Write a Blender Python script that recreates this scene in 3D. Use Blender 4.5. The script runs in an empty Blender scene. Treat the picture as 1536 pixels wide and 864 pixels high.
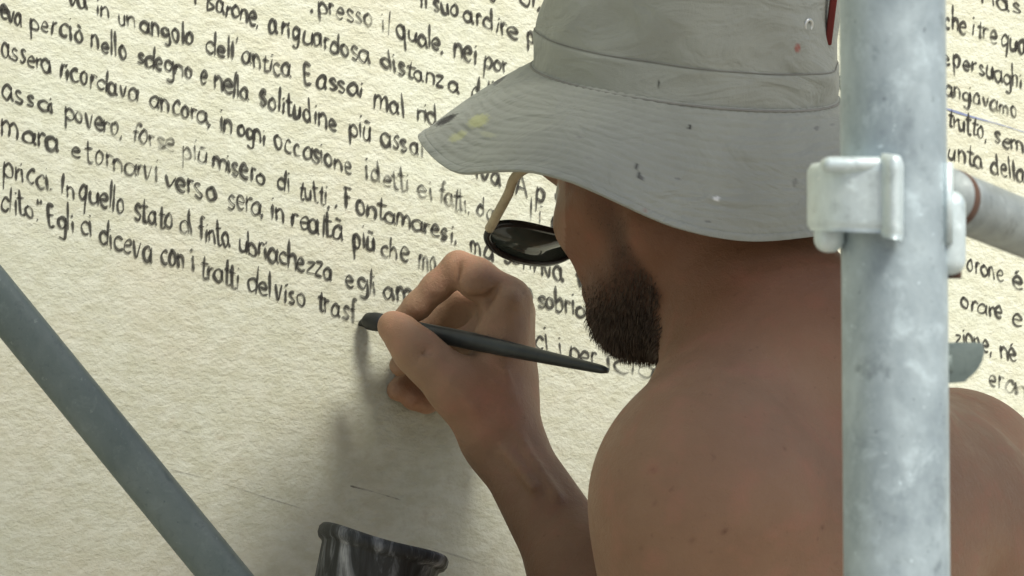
import bpy, math, random
import numpy as np
from mathutils import Vector, Matrix
random.seed(7)
rng = np.random.default_rng(7)
C = bpy.context.scene.collection
scene = bpy.context.scene
R = math.radians

# ------------------------------------------------------------------ camera
D0 = 3.0
TAN = 0.338 / D0                      # half width of the view at unit depth
PITCH = R(5)
CAM = np.array([0.0, 0.0, 2.0])
FW = np.array([0, math.cos(PITCH), math.sin(PITCH)])
UPV = np.array([0, -math.sin(PITCH), math.cos(PITCH)])
RT = np.array([1.0, 0, 0])
cd = bpy.data.cameras.new('camera')
cam = bpy.data.objects.new('camera', cd); C.objects.link(cam)
cam.location = CAM; cam.rotation_euler = (R(90) + PITCH, 0, 0)
cd.sensor_width = 36; cd.lens = 18 / TAN
cd.clip_start = 0.05; cd.clip_end = 2000
cd.dof.use_dof = True; cd.dof.focus_distance = 3.12; cd.dof.aperture_fstop = 34
scene.camera = cam
scene.render.resolution_x = 1024; scene.render.resolution_y = 576

# ------------------------------------------------------------------ light
SUN = np.array([0.41, -0.45, 0.69]); SUN /= np.linalg.norm(SUN)      # towards the sun
w = bpy.data.worlds.new('World'); scene.world = w; w.use_nodes = True
nt = w.node_tree; bg = nt.nodes['Background']
sky = nt.nodes.new('ShaderNodeTexSky'); sky.sky_type = 'NISHITA'; sky.sun_disc = False
sky.sun_elevation = math.asin(SUN[2]); sky.sun_rotation = math.atan2(SUN[0], SUN[1])
sky.dust_density = 2.5; sky.air_density = 1.0
nt.links.new(sky.outputs[0], bg.inputs[0]); bg.inputs[1].default_value = 0.115
sl = bpy.data.lights.new('sun', 'SUN'); sl.energy = 4.25; sl.angle = R(17); sl.color = (1, .972, .875)
so = bpy.data.objects.new('sun', sl); C.objects.link(so)
so.rotation_euler = Vector(-SUN).to_track_quat('-Z', 'Y').to_euler(); so.location = (4, 0, 8)
scene.view_settings.view_transform = 'Standard'; scene.view_settings.look = 'None'
scene.view_settings.gamma = 1; scene.view_settings.exposure = 0.18

# ------------------------------------------------------------------ coordinates
def cf2w(P):                          # camera frame (right, up, depth-3) -> world
    P = np.asarray(P, float)
    return CAM + P[..., 0:1] * RT + P[..., 1:2] * UPV + (D0 + P[..., 2:3]) * FW
def Q(px, py, c=0.0):                 # photo pixel + depth -> camera frame
    s = (D0 + c) * TAN / 768
    return np.array([(px - 768) * s, (432 - py) * s, c])
def QW(px, py, c=0.0):
    return cf2w(Q(px, py, c))
def unit(v):
    v = np.asarray(v, float); return v / np.linalg.norm(v)
def toimg(Pw):                        # world -> photo pixel (used to pick which cloth vertices are stained)
    d = np.asarray(Pw) - CAM
    z = d @ FW
    return 768 + (d @ RT) / z / TAN * 768, 432 - (d @ UPV) / z / TAN * 768

# ------------------------------------------------------------------ object helpers
def tag(o, label=None, cat=None, group=None, kind=None):
    if label: o['label'] = label
    if cat: o['category'] = cat
    if group: o['group'] = group
    if kind: o['kind'] = kind
    return o
def empty(name, loc, label, cat, group=None):
    o = bpy.data.objects.new(name, None); C.objects.link(o); o.location = Vector(loc)
    o.empty_display_size = .05
    return tag(o, label, cat, group)
def mesh_obj(name, V, Fc, mat, parent=None, smooth=True, base=None):
    V = np.asarray(V, float)
    off = np.zeros(3)
    if parent is not None:
        p = parent
        while p is not None:
            off = off + np.array(p.location); p = p.parent
    loc = np.zeros(3)
    if base is not None: loc = np.asarray(base, float) - off
    me = bpy.data.meshes.new(name)
    me.from_pydata((V - off - loc).tolist(), [], [tuple(int(i) for i in f) for f in Fc])
    me.update()
    if smooth: me.polygons.foreach_set('use_smooth', [True] * len(me.polygons))
    if mat is not None: me.materials.append(mat)
    o = bpy.data.objects.new(name, me); C.objects.link(o)
    o.location = Vector(loc)
    if parent is not None: o.parent = parent
    return o
def set_attr(o, name, vals):
    vals = np.asarray(vals, np.float32)
    if vals.ndim == 1:
        a = o.data.attributes.new(name, 'FLOAT', 'POINT'); a.data.foreach_set('value', vals)
    else:
        if vals.shape[1] == 3: vals = np.concatenate([vals, np.ones((len(vals), 1), np.float32)], 1)
        a = o.data.attributes.new(name, 'FLOAT_COLOR', 'POINT'); a.data.foreach_set('color', vals.ravel())
def tube(path, radii, n=24, caps=True):
    path = np.asarray(path, float); m = len(path)
    if np.isscalar(radii): radii = [radii] * m
    tg = np.gradient(path, axis=0); tg /= np.linalg.norm(tg, axis=1)[:, None]
    a = np.array([0, 0, 1.0]) if abs(tg[0][2]) < .9 else np.array([1.0, 0, 0])
    V = []; nrm = unit(np.cross(tg[0], a))
    for i in range(m):
        nrm = unit(nrm - tg[i] * (nrm @ tg[i])); b = np.cross(tg[i], nrm)
        for k in range(n):
            t = 2 * math.pi * k / n
            V.append(path[i] + radii[i] * (math.cos(t) * nrm + math.sin(t) * b))
    Fc = [(i * n + k, i * n + (k + 1) % n, (i + 1) * n + (k + 1) % n, (i + 1) * n + k) for i in range(m - 1) for k in range(n)]
    if caps:
        Fc.append(tuple(range(n - 1, -1, -1))); Fc.append(tuple((m - 1) * n + k for k in range(n)))
    return np.array(V), Fc
def join(*parts):
    V = []; Fc = []; o = 0
    for v, f in parts:
        V.append(np.asarray(v)); Fc += [tuple(i + o for i in q) for q in f]; o += len(v)
    return np.concatenate(V), Fc
def catmull(P, n=6):
    P = np.asarray(P, float)
    if len(P) < 3:
        t = np.linspace(0, 1, n + 1)[:, None]; return P[0] + (P[-1] - P[0]) * t
    E = np.vstack([2 * P[0] - P[1], P, 2 * P[-1] - P[-2]]); out = []
    for i in range(1, len(E) - 2):
        for k in range(n):
            t = k / n
            out.append(.5 * (2 * E[i] + (E[i + 1] - E[i - 1]) * t + (2 * E[i - 1] - 5 * E[i] + 4 * E[i + 1] - E[i + 2]) * t * t
                             + (3 * E[i] - E[i - 1] - 3 * E[i + 1] + E[i + 2]) * t ** 3))
    out.append(E[-2]); return np.array(out)
def slab(poly, thick, mapf, bevel=0.0):
    """closed prism: poly = list of (a, b) in a plane, mapf(a, b, h) -> world"""
    n = len(poly); V = [mapf(a, b, 0) for a, b in poly] + [mapf(a, b, thick) for a, b in poly]
    Fc = [tuple(range(n)), tuple(range(2 * n - 1, n - 1, -1))] + [(i, i + n, (i + 1) % n + n, (i + 1) % n) for i in range(n)]
    return np.array(V), Fc
def rbox(mn, mx, mapf, r=.002, n=3):
    """rounded box in local coordinates, mapped to world"""
    mn = np.array(mn, float); mx = np.array(mx, float); V = []; Fc = []
    g = 2 * n + 2
    c = (mn + mx) / 2; h = (mx - mn) / 2
    r = min(r, *(h * .99))
    pos = np.concatenate([-1 - 0 * np.arange(n + 1), 1 + 0 * np.arange(n + 1)])
    ang = np.concatenate([np.linspace(-1, 0, n + 1), np.linspace(0, 1, n + 1)])
    idx = {}
    def vert(u, v, ax, sg):
        p = np.zeros(3); q = np.zeros(3)
        a1, a2 = (ax + 1) % 3, (ax + 2) % 3
        q[a1] = ang[u]; q[a2] = ang[v]; q[ax] = sg
        core = np.zeros(3); core[a1] = pos[u] * (h[a1] - r); core[a2] = pos[v] * (h[a2] - r); core[ax] = sg * (h[ax] - r)
        p = c + core + unit(q) * r
        key = tuple(np.round(p, 7))
        if key not in idx: idx[key] = len(V); V.append(mapf(*p))
        return idx[key]
    for ax in range(3):
        for sg in (-1, 1):
            for u in range(g - 1):
                for v in range(g - 1):
                    f = [vert(u, v, ax, sg), vert(u + 1, v, ax, sg), vert(u + 1, v + 1, ax, sg), vert(u, v + 1, ax, sg)]
                    if sg < 0: f.reverse()
                    ff = []
                    for i in f:
                        if i not in ff: ff.append(i)
                    if len(ff) >= 3: Fc.append(tuple(ff))
    return np.array(V), Fc

# ------------------------------------------------------------------ materials
def mat(name):
    m = bpy.data.materials.new(name); m.use_nodes = True
    return m, m.node_tree, m.node_tree.nodes['Principled BSDF']
class N:
    def __init__(s, t): s.t = t
    def node(s, kind, **kw):
        n = s.t.nodes.new(kind)
        for k, v in kw.items(): setattr(n, k, v)
        return n
    def link(s, a, b): s.t.links.new(a, b)
    def coord(s): return s.node('ShaderNodeTexCoord').outputs['Object']
    def pos(s): return s.node('ShaderNodeNewGeometry').outputs['Position']
    def noise(s, scale, detail=4, rough=.55, vec=None, stretch=None, dist=0):
        n = s.node('ShaderNodeTexNoise'); n.inputs['Scale'].default_value = scale
        n.inputs['Detail'].default_value = detail; n.inputs['Roughness'].default_value = rough
        n.inputs['Distortion'].default_value = dist
        v = vec if vec is not None else s.pos()
        if stretch:
            mp = s.node('ShaderNodeMapping'); mp.inputs['Scale'].default_value = stretch; s.link(v, mp.inputs[0]); v = mp.outputs[0]
        s.link(v, n.inputs['Vector']); return n.outputs['Fac']
    def ramp(s, fac, stops):
        r = s.node('ShaderNodeValToRGB'); e = r.color_ramp.elements
        while len(e) < len(stops): e.new(.5)
        for i, (p, c) in enumerate(stops):
            e[i].position = p; e[i].color = (*c, 1) if len(c) == 3 else c
        s.link(fac, r.inputs[0]); return r.outputs[0]
    def mrange(s, fac, a, b, c, d):
        m = s.node('ShaderNodeMapRange'); s.link(fac, m.inputs[0])
        for i, v in enumerate((a, b, c, d)): m.inputs[i + 1].default_value = v
        return m.outputs[0]
    def math(s, op, a, b=None):
        m = s.node('ShaderNodeMath', operation=op)
        for i, v in enumerate((a, b)):
            if v is None: continue
            if isinstance(v, (int, float)): m.inputs[i].default_value = v
            else: s.link(v, m.inputs[i])
        return m.outputs[0]
    def mix(s, fac, a, b, blend='MIX'):
        m = s.node('ShaderNodeMix', data_type='RGBA', blend_type=blend)
        for i, v in ((0, fac), (6, a), (7, b)):
            if isinstance(v, (int, float)): m.inputs[i].default_value = v
            elif isinstance(v, tuple): m.inputs[i].default_value = (*v, 1)
            else: s.link(v, m.inputs[i])
        return m.outputs[2]
    def bump(s, h, strength, dist, prev=None):
        b = s.node('ShaderNodeBump'); b.inputs['Strength'].default_value = strength; b.inputs['Distance'].default_value = dist
        s.link(h, b.inputs['Height'])
        if prev is not None: s.link(prev, b.inputs['Normal'])
        return b.outputs[0]
    def attr(s, name):
        return s.node('ShaderNodeAttribute', attribute_name=name)

YAW = R(34)
WALL_P = QW(545, 487, .252)
WU = np.array([math.cos(YAW), math.sin(YAW), 0]); WV = np.array([0, 0, 1.0]); WN = np.array([math.sin(YAW), -math.cos(YAW), 0])
def plaster_height(g):
    mp = g.node('ShaderNodeMapping'); mp.inputs['Rotation'].default_value = (0, 0, -YAW); g.link(g.pos(), mp.inputs[0])
    v = mp.outputs[0]
    a = g.noise(420, 3, .65, v, (.75, 1, 1))
    b = g.noise(215, 3, .55, v, (.65, 1, 1), .15)
    c = g.noise(9, 3, .5, v, (.35, 1, 1.2))
    h = g.math('ADD', g.math('MULTIPLY', a, .55), g.math('MULTIPLY', b, .95))
    return g.math('ADD', h, g.math('MULTIPLY', c, .45)), v
def plaster_mat():
    m, t, p = mat('cream_plaster'); g = N(t)
    h, v = plaster_height(g)
    big = g.noise(2.2, 5, .6, v)
    col = g.ramp(big, [(.3, (.575, .585, .475)), (.7, (.645, .655, .54))])
    fine = g.noise(120, 3, .7, v, (.5, 1, 1))
    col = g.mix(g.mrange(fine, .38, .62, 0, 1), col, g.mix(1.0, col, (.88, .87, .82), 'MULTIPLY'))
    pat = g.noise(9, 4, .65, v)
    col = g.mix(g.mrange(pat, .50, .72, 0, .3), col, (.64, .585, .46))
    col = g.mix(g.mrange(pat, .48, .30, 0, .3), col, (.58, .62, .50))
    spots = g.noise(130, 4, .7, v, (.6, 1, 1))
    col = g.mix(g.mrange(spots, .58, .74, 0, .4), col, (.42, .38, .28))
    g.link(col, p.inputs['Base Color']); p.inputs['Roughness'].default_value = .93
    p.inputs['Specular IOR Level'].default_value = .2
    g.link(g.bump(h, .52, .003), p.inputs['Normal'])
    return m
def ink_mat(name, col):
    m, t, p = mat(name); g = N(t)
    h, v = plaster_height(g)
    p.inputs['Base Color'].default_value = (*col, 1); p.inputs['Roughness'].default_value = .8
    p.inputs['Specular IOR Level'].default_value = .25
    g.link(g.bump(h, .5, .0025), p.inputs['Normal'])
    ink = g.attr('ink').outputs['Fac']
    grain = g.noise(260, 3, .7, v, (.6, 1, 1))
    blot = g.noise(60, 3, .6, v)
    n = g.math('ADD', g.math('MULTIPLY', grain, .6), g.math('MULTIPLY', blot, .4))
    cov = g.math('SUBTRACT', g.math('MULTIPLY', ink, 1.45), g.math('MULTIPLY', n, 1.05))
    cov = g.mrange(cov, -.03, .56, 0, .80)
    g.link(cov, p.inputs['Alpha'])
    return m
def skin_mat():
    m, t, p = mat('tanned_skin'); g = N(t)
    n1 = g.noise(9, 5, .6); n2 = g.noise(45, 4, .6); n3 = g.noise(900, 2, .6); n4 = g.noise(260, 3, .6)
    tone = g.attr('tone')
    col = g.ramp(n1, [(.3, (.222, .130, .080)), (.7, (.295, .182, .116))])
    col = g.mix(g.mrange(n2, .50, .72, 0, .5), col, (.33, .165, .115))
    sp = g.noise(150, 2, .5)
    col = g.mix(g.mrange(sp, .68, .76, 0, .3), col, (.13, .07, .045))
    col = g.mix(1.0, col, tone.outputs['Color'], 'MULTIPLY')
    g.link(col, p.inputs['Base Color'])
    g.link(g.mrange(n2, .35, .65, .48, .66), p.inputs['Roughness'])
    p.inputs['Specular IOR Level'].default_value = .3
    p.inputs['Subsurface Weight'].default_value = .12
    p.inputs['Subsurface Radius'].default_value = (.008, .003, .0015)
    p.inputs['Subsurface Scale'].default_value = .6
    b = g.bump(g.math('ADD', g.math('MULTIPLY', n3, .5), n4), .35, .0012)
    vo = g.node('ShaderNodeTexVoronoi', feature='DISTANCE_TO_EDGE'); vo.inputs['Scale'].default_value = 420; g.link(g.pos(), vo.inputs['Vector'])
    b = g.bump(g.mrange(vo.outputs['Distance'], 0, .12, 0, 1), .18, .0006, b)
    b = g.bump(g.noise(85, 4, .65, dist=.4), .30, .0022, b)
    b = g.bump(n2, .3, .004, b)
    g.link(b, p.inputs['Normal'])
    return m
def galv_mat(name, a, b, dark, rough=.45, spangle=55, metal=.35):
    m, t, p = mat(name); g = N(t)
    n1 = g.noise(24, 6, .68, dist=.3, stretch=(1, 1, .7)); n2 = g.noise(spangle * 1.6, 5, .7, dist=.3); n3 = g.noise(160, 3, .6)
    vo = g.node('ShaderNodeTexVoronoi'); vo.inputs['Scale'].default_value = 90; g.link(g.pos(), vo.inputs['Vector'])
    col = g.ramp(n1, [(.32, a), (.66, b)])
    col = g.mix(g.mrange(n2, .55, .72, 0, .75), col, tuple(min(1, x * 1.25) for x in b))
    col = g.mix(g.mrange(n2, .44, .30, 0, .7), col, tuple(x * .72 for x in a))
    col = g.mix(g.math('MULTIPLY', g.mrange(vo.outputs['Color'], 0, 1, 0, .25), 1.0), col, a)
    dk = g.noise(26, 5, .7, dist=.3)
    col = g.mix(g.mrange(dk, .66, .74, 0, .7), col, dark)
    fl = g.noise(210, 3, .6); col = g.mix(g.mrange(fl, .68, .74, 0, .6), col, dark)
    col = g.mix(g.mrange(fl, .32, .27, 0, .6), col, tuple(min(.9, x * 1.35) for x in b))
    g.link(col, p.inputs['Base Color'])
    p.inputs['Metallic'].default_value = metal
    g.link(g.mrange(n2, .3, .7, rough - .1, rough + .18), p.inputs['Roughness'])
    g.link(g.bump(g.math('ADD', n2, g.math('MULTIPLY', n3, .5)), .3, .001), p.inputs['Normal'])
    return m
def cloth_mat(name='hat_canvas', use_stain=True, base=(.320, .336, .298)):
    m, t, p = mat(name); g = N(t)
    n1 = g.noise(18, 5, .6); n2 = g.noise(4, 3, .5)
    col = g.ramp(n1, [(.3, tuple(x * .9 for x in base)), (.7, tuple(x * 1.07 for x in base))])
    col = g.mix(g.mrange(n2, .45, .65, 0, .3), col, (base[0] * .98, base[1] * 1.03, base[2] * 1.04))
    if use_stain:
        st = g.attr('stain')
        col = g.mix(st.outputs['Alpha'], col, st.outputs['Color'])
    g.link(col, p.inputs['Base Color'])
    p.inputs['Roughness'].default_value = .9; p.inputs['Specular IOR Level'].default_value = .15
    p.inputs['Sheen Weight'].default_value = .15
    wv = g.noise(1500, 1, .5); w2 = g.noise(48, 4, .6, dist=.6); w3 = g.noise(16, 3, .5, stretch=(1, 1, 2.2), dist=1.2)
    g.link(g.bump(w3, .6, .012, g.bump(w2, .45, .003, g.bump(wv, .4, .0008))), p.inputs['Normal'])
    return m
def simple_mat(name, col, rough=.5, metal=0, var=.15, scale=40, bump=.1, spec=.5):
    m, t, p = mat(name); g = N(t)
    n = g.noise(scale, 4, .6)
    c = g.ramp(n, [(.3, tuple(x * (1 - var) for x in col)), (.7, tuple(min(1, x * (1 + var)) for x in col))])
    g.link(c, p.inputs['Base Color']); p.inputs['Roughness'].default_value = rough; p.inputs['Metallic'].default_value = metal
    p.inputs['Specular IOR Level'].default_value = spec
    if bump: g.link(g.bump(n, bump, .002), p.inputs['Normal'])
    return m

M_wall = plaster_mat()
M_ink = ink_mat('black_wall_paint', (.034, .032, .028))
M_pencil = ink_mat('pencil_mark', (.16, .15, .13))
M_blue = ink_mat('blue_chalk', (.20, .24, .42))
M_skin = skin_mat()
M_pole = galv_mat('galvanised_steel', (.23, .285, .32), (.46, .545, .585), (.13, .155, .17), spangle=30)
M_clamp = galv_mat('zinc_plated_clamp', (.47, .555, .58), (.66, .75, .77), (.36, .42, .44), .4)
M_brace = galv_mat('dull_painted_steel', (.105, .140, .136), (.160, .198, .188), (.05, .07, .07), .5, metal=.15)
M_rail = galv_mat('weathered_steel', (.19, .215, .215), (.34, .38, .385), (.11, .11, .10), .5, metal=.3)
M_rust = simple_mat('rusty_steel', (.10, .055, .038), .9)
M_hat = cloth_mat()
M_thread = simple_mat('hat_thread', (.22, .22, .20), .9)
M_eyelet = simple_mat('eyelet_metal', (.62, .64, .62), .35, .8)
M_hole = simple_mat('eyelet_hole', (.02, .02, .02), .9)
M_redtag = simple_mat('dark_red_cloth', (.13, .016, .012), .9)
M_beard = simple_mat('dark_brown_hair', (.082, .058, .040), .7, var=.4, scale=200, bump=0, spec=.3)
M_brush = simple_mat('dark_brush_lacquer', (.035, .042, .040), .38, var=.3, scale=60)
M_bristle = simple_mat('wet_black_bristle', (.012, .014, .014), .5)
M_glass = None
M_frame = simple_mat('black_acetate', (.012, .012, .013), .18, var=.2)
M_temple = simple_mat('light_bamboo', (.40, .33, .21), .5, var=.15, scale=120)
M_trouser = simple_mat('work_trouser_cloth', (.10, .11, .13), .95, scale=12)
M_shoe = simple_mat('worn_leather', (.06, .05, .045), .6)
M_plank = simple_mat('scaffold_plank_wood', (.30, .24, .17), .85, scale=9, bump=.3)

# ------------------------------------------------------------------ ground and wall
def grid_plane(x0, x1, y0, y1, z):
    return np.array([[x0, y0, z], [x1, y0, z], [x1, y1, z], [x0, y1, z]], float), [(0, 1, 2, 3)]
M_ground = simple_mat('ground_paving', (.33, .305, .26), .95, scale=3, bump=.3)
o = mesh_obj('ground', *grid_plane(-300, 300, -300, 300, 0), M_ground, smooth=False); tag(o, kind='structure')

def wall_hit(px, py):
    d = QW(px, py, 0) - CAM
    t = ((WALL_P - CAM) @ WN) / (d @ WN)
    return CAM + d * t
def wl(u, v, n): return WALL_P + WU * u + WN * n + WV * (v - WALL_P[2])
wallV, wallF = rbox((-6, 0.0, -.35), (7, 6.5, 0.0), lambda a, b, c: wl(a, b + .002, c), r=.01, n=1)
wall = mesh_obj('plaster_wall', wallV, wallF, M_wall, smooth=False, base=wl(0, 0.002, -.17))
tag(wall, 'rough cream plastered wall covered with sloping lines of black handwritten Italian text', 'wall')

# ------------------------------------------------------------------ handwriting: a stroke font
def _dot(x, y): return [(x - .03, y), (x + .05, y + .06)]
G = {
 'a': (.92, [[(.72, .80), (.45, 1), (.12, .66), (.12, .22), (.36, 0), (.62, .2), (.73, .6)], [(.76, .98), (.74, .35), (.86, .02)]]),
 'b': (.85, [[(.12, 1.85), (.10, 0)], [(.1, .6), (.42, .95), (.72, .66), (.66, .2), (.38, 0), (.12, .12)]]),
 'c': (.74, [[(.66, .84), (.42, 1), (.12, .62), (.16, .2), (.42, 0), (.68, .14)]]),
 'd': (.92, [[(.7, .75), (.44, .98), (.12, .64), (.14, .18), (.4, 0), (.68, .28)], [(.75, 1.85), (.74, .02)]]),
 'e': (.80, [[(.14, .50), (.68, .58), (.6, .92), (.38, 1), (.12, .62), (.16, .18), (.42, 0), (.70, .15)]]),
 'f': (.50, [[(.60, 1.72), (.42, 1.86), (.28, 1.5), (.25, 0)], [(.05, 1), (.5, 1.05)]]),
 'g': (.88, [[(.7, .8), (.42, 1), (.12, .66), (.2, .22), (.45, .14), (.7, .5)], [(.75, 1), (.72, -.35), (.5, -.72), (.2, -.58)]]),
 'h': (.82, [[(.12, 1.85), (.12, 0)], [(.12, .62), (.4, .98), (.64, .75), (.68, 0)]]),
 'i': (.34, [[(.15, 1), (.16, 0)], _dot(.17, 1.42)]),
 'j': (.34, [[(.15, 1), (.16, 0)]]),
 'l': (.34, [[(.15, 1.85), (.15, 0)]]),
 'm': (1.25, [[(.1, 1), (.1, 0)], [(.1, .68), (.34, 1), (.56, .72), (.57, .04)], [(.57, .68), (.82, 1), (1.06, .72), (1.08, 0)]]),
 'n': (.86, [[(.12, 1), (.12, 0)], [(.12, .66), (.42, 1), (.66, .72), (.70, 0)]]),
 'o': (.82, [[(.42, 1), (.14, .72), (.14, .24), (.40, 0), (.68, .28), (.66, .76), (.42, 1), (.30, .96)]]),
 'p': (.86, [[(.12, 1), (.1, -.85)], [(.12, .62), (.42, 1), (.72, .7), (.66, .2), (.4, .02), (.12, .16)]]),
 'q': (.88, [[(.7, .8), (.42, 1), (.12, .66), (.16, .18), (.42, .04), (.7, .4)], [(.74, 1), (.72, -.85)]]),
 'r': (.52, [[(.12, 1), (.13, 0)], [(.13, .6), (.32, .95), (.56, .9)]]),
 's': (.72, [[(.60, .86), (.38, 1), (.16, .78), (.36, .52), (.60, .3), (.40, .02), (.10, .12)]]),
 't': (.54, [[(.28, 1.62), (.26, .15), (.44, 0), (.56, .1)], [(.02, 1.08), (.58, 1.12)]]),
 'u': (.86, [[(.12, 1), (.13, .25), (.36, 0), (.64, .28), (.68, 1)], [(.69, 1), (.72, 0)]]),
 'v': (.78, [[(.08, 1), (.36, .02), (.68, 1)]]),
 'z': (.78, [[(.1, .96), (.64, .96), (.12, .04), (.70, .04)]]),
 'I': (.40, [[(.16, 1.85), (.16, 0)]]),
 'E': (.80, [[(.62, 1.5), (.14, 1.55), (.14, .02), (.66, .0)], [(.14, .8), (.55, .82)]]),
 'F': (.80, [[(.16, 1.7), (.14, 0)], [(.02, 1.72), (.72, 1.72)], [(.14, .9), (.52, .92)]]),
 'B': (.86, [[(.12, 1.4), (.10, 0)], [(.1, 1.4), (.62, 1.2), (.2, .75), (.70, .4), (.1, 0)]]),
 'A': (.90, [[(.02, 0), (.42, 1.5), (.82, 0)], [(.18, .55), (.68, .55)]]),
 ',': (.30, [[(.14, .12), (.06, -.28)]]),
 '.': (.30, [_dot(.12, .04)]),
 "'": (.24, [[(.12, 1.85), (.08, 1.45)]]),
 '"': (.40, [[(.10, 1.7), (.08, 1.4)], [(.28, 1.7), (.26, 1.4)]]),
}
for base_, new_, mark in (('a', 'à', [(.2, 1.42), (.62, 1.38)]), ('o', 'ò', [(.24, 1.5), (.54, 1.25)]), ('u', 'ù', [(.2, 1.4), (.62, 1.38)]), ('e', 'é', [(.3, 1.25), (.56, 1.5)])):
    G[new_] = (G[base_][0], G[base_][1] + [mark])
class Ink:
    def __init__(s): s.V = []; s.F = []; s.A = []; s.k = 0
    def stroke(s, P, width, ink):
        """P: wall points (m,3); ribbon with a soft edge"""
        m = len(P)
        if m < 2: return
        tg = np.gradient(P, axis=0); tg /= (np.linalg.norm(tg, axis=1)[:, None] + 1e-12)
        sd = np.cross(WN, tg)
        ph = random.random() * 9
        s.k = (s.k + 1) % 40
        lift = .0006 + s.k * .00001
        t = np.linspace(0, 1, m)
        wv = width * (1 + .26 * np.sin(t * 5 + ph) + .14 * np.sin(t * 13 + ph * 2))
        ln = np.linalg.norm(np.diff(P, axis=0), axis=1).sum()
        d = np.minimum(t, 1 - t) * ln
        wv = wv * np.clip(.55 + d / (width * .9), 0, 1)
        P = np.vstack([P[:1] - tg[:1] * width * .4, P, P[-1:] + tg[-1:] * width * .4]); sd = np.vstack([sd[:1], sd, sd[-1:]])
        wv = np.concatenate([[wv[0] * .5], wv, [wv[-1] * .5]])
        inkv = ink * (1.0 - .22 * np.concatenate([[0], t, [1]])) * (1 + .1 * np.sin(np.concatenate([[0], t, [1]]) * 7 + ph))
        inkv[0] *= .25; inkv[-1] *= .25
        b = len(s.V); m += 2
        for i in range(m):
            for q, a in ((-.62, .08), (-.34, 1), (.34, 1), (.62, .08)):
                s.V.append(P[i] + sd[i] * wv[i] * q + WN * lift); s.A.append(inkv[i] * a if abs(q) > .5 else inkv[i])
        for i in range(m - 1):
            for q in range(3):
                s.F.append((b + i * 4 + q, b + i * 4 + q + 1, b + i * 4 + q + 5, b + i * 4 + q + 4))
res = [1.0]
def word(ink, text, x0, y0, x1, y1, xh, bold=1.0, dark=None):
    P0 = wall_hit(x0, y0); P1 = wall_hit(x1, y1); P1 = P0 + (P1 - P0) * .94
    tot = sum(G[c][0] for c in text) - .1
    mpp = ((P0 - CAM) @ FW) * TAN / 768
    up = WV * (xh * .95 * mpp)
    if dark is None:
        if random.random() < .40: res[0] = 1.02
        dark = res[0]; res[0] = max(.74, res[0] - random.uniform(.03, .14))
    x = 0
    if len(text) > 3: fade = random.uniform(.02, .16)
    else: fade = 0
    for ci, ch in enumerate(text):
        adv, strokes = G[ch]
        jx, jy = random.uniform(-.04, .04), random.uniform(-.11, .11)
        sx, sy = random.uniform(.85, 1.12), random.uniform(.84, 1.2); sl_ = random.uniform(-.12, .10)
        for st in strokes:
            pts = [(a + random.uniform(-.055, .055), b + random.uniform(-.06, .06)) for a, b in st]
            c2 = catmull(np.array(pts), 5)
            P = np.array([P0 + (P1 - P0) * ((x + jx + a * sx + sl_ * b) / tot) + up * (b * sy + jy) for a, b in c2])
            ink.stroke(P, 5.0 * mpp * bold * random.uniform(.72, 1.22), dark * (1 - fade * ci / max(1, len(text) - 1)) * random.uniform(.93, 1.05))
        x += adv
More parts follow.
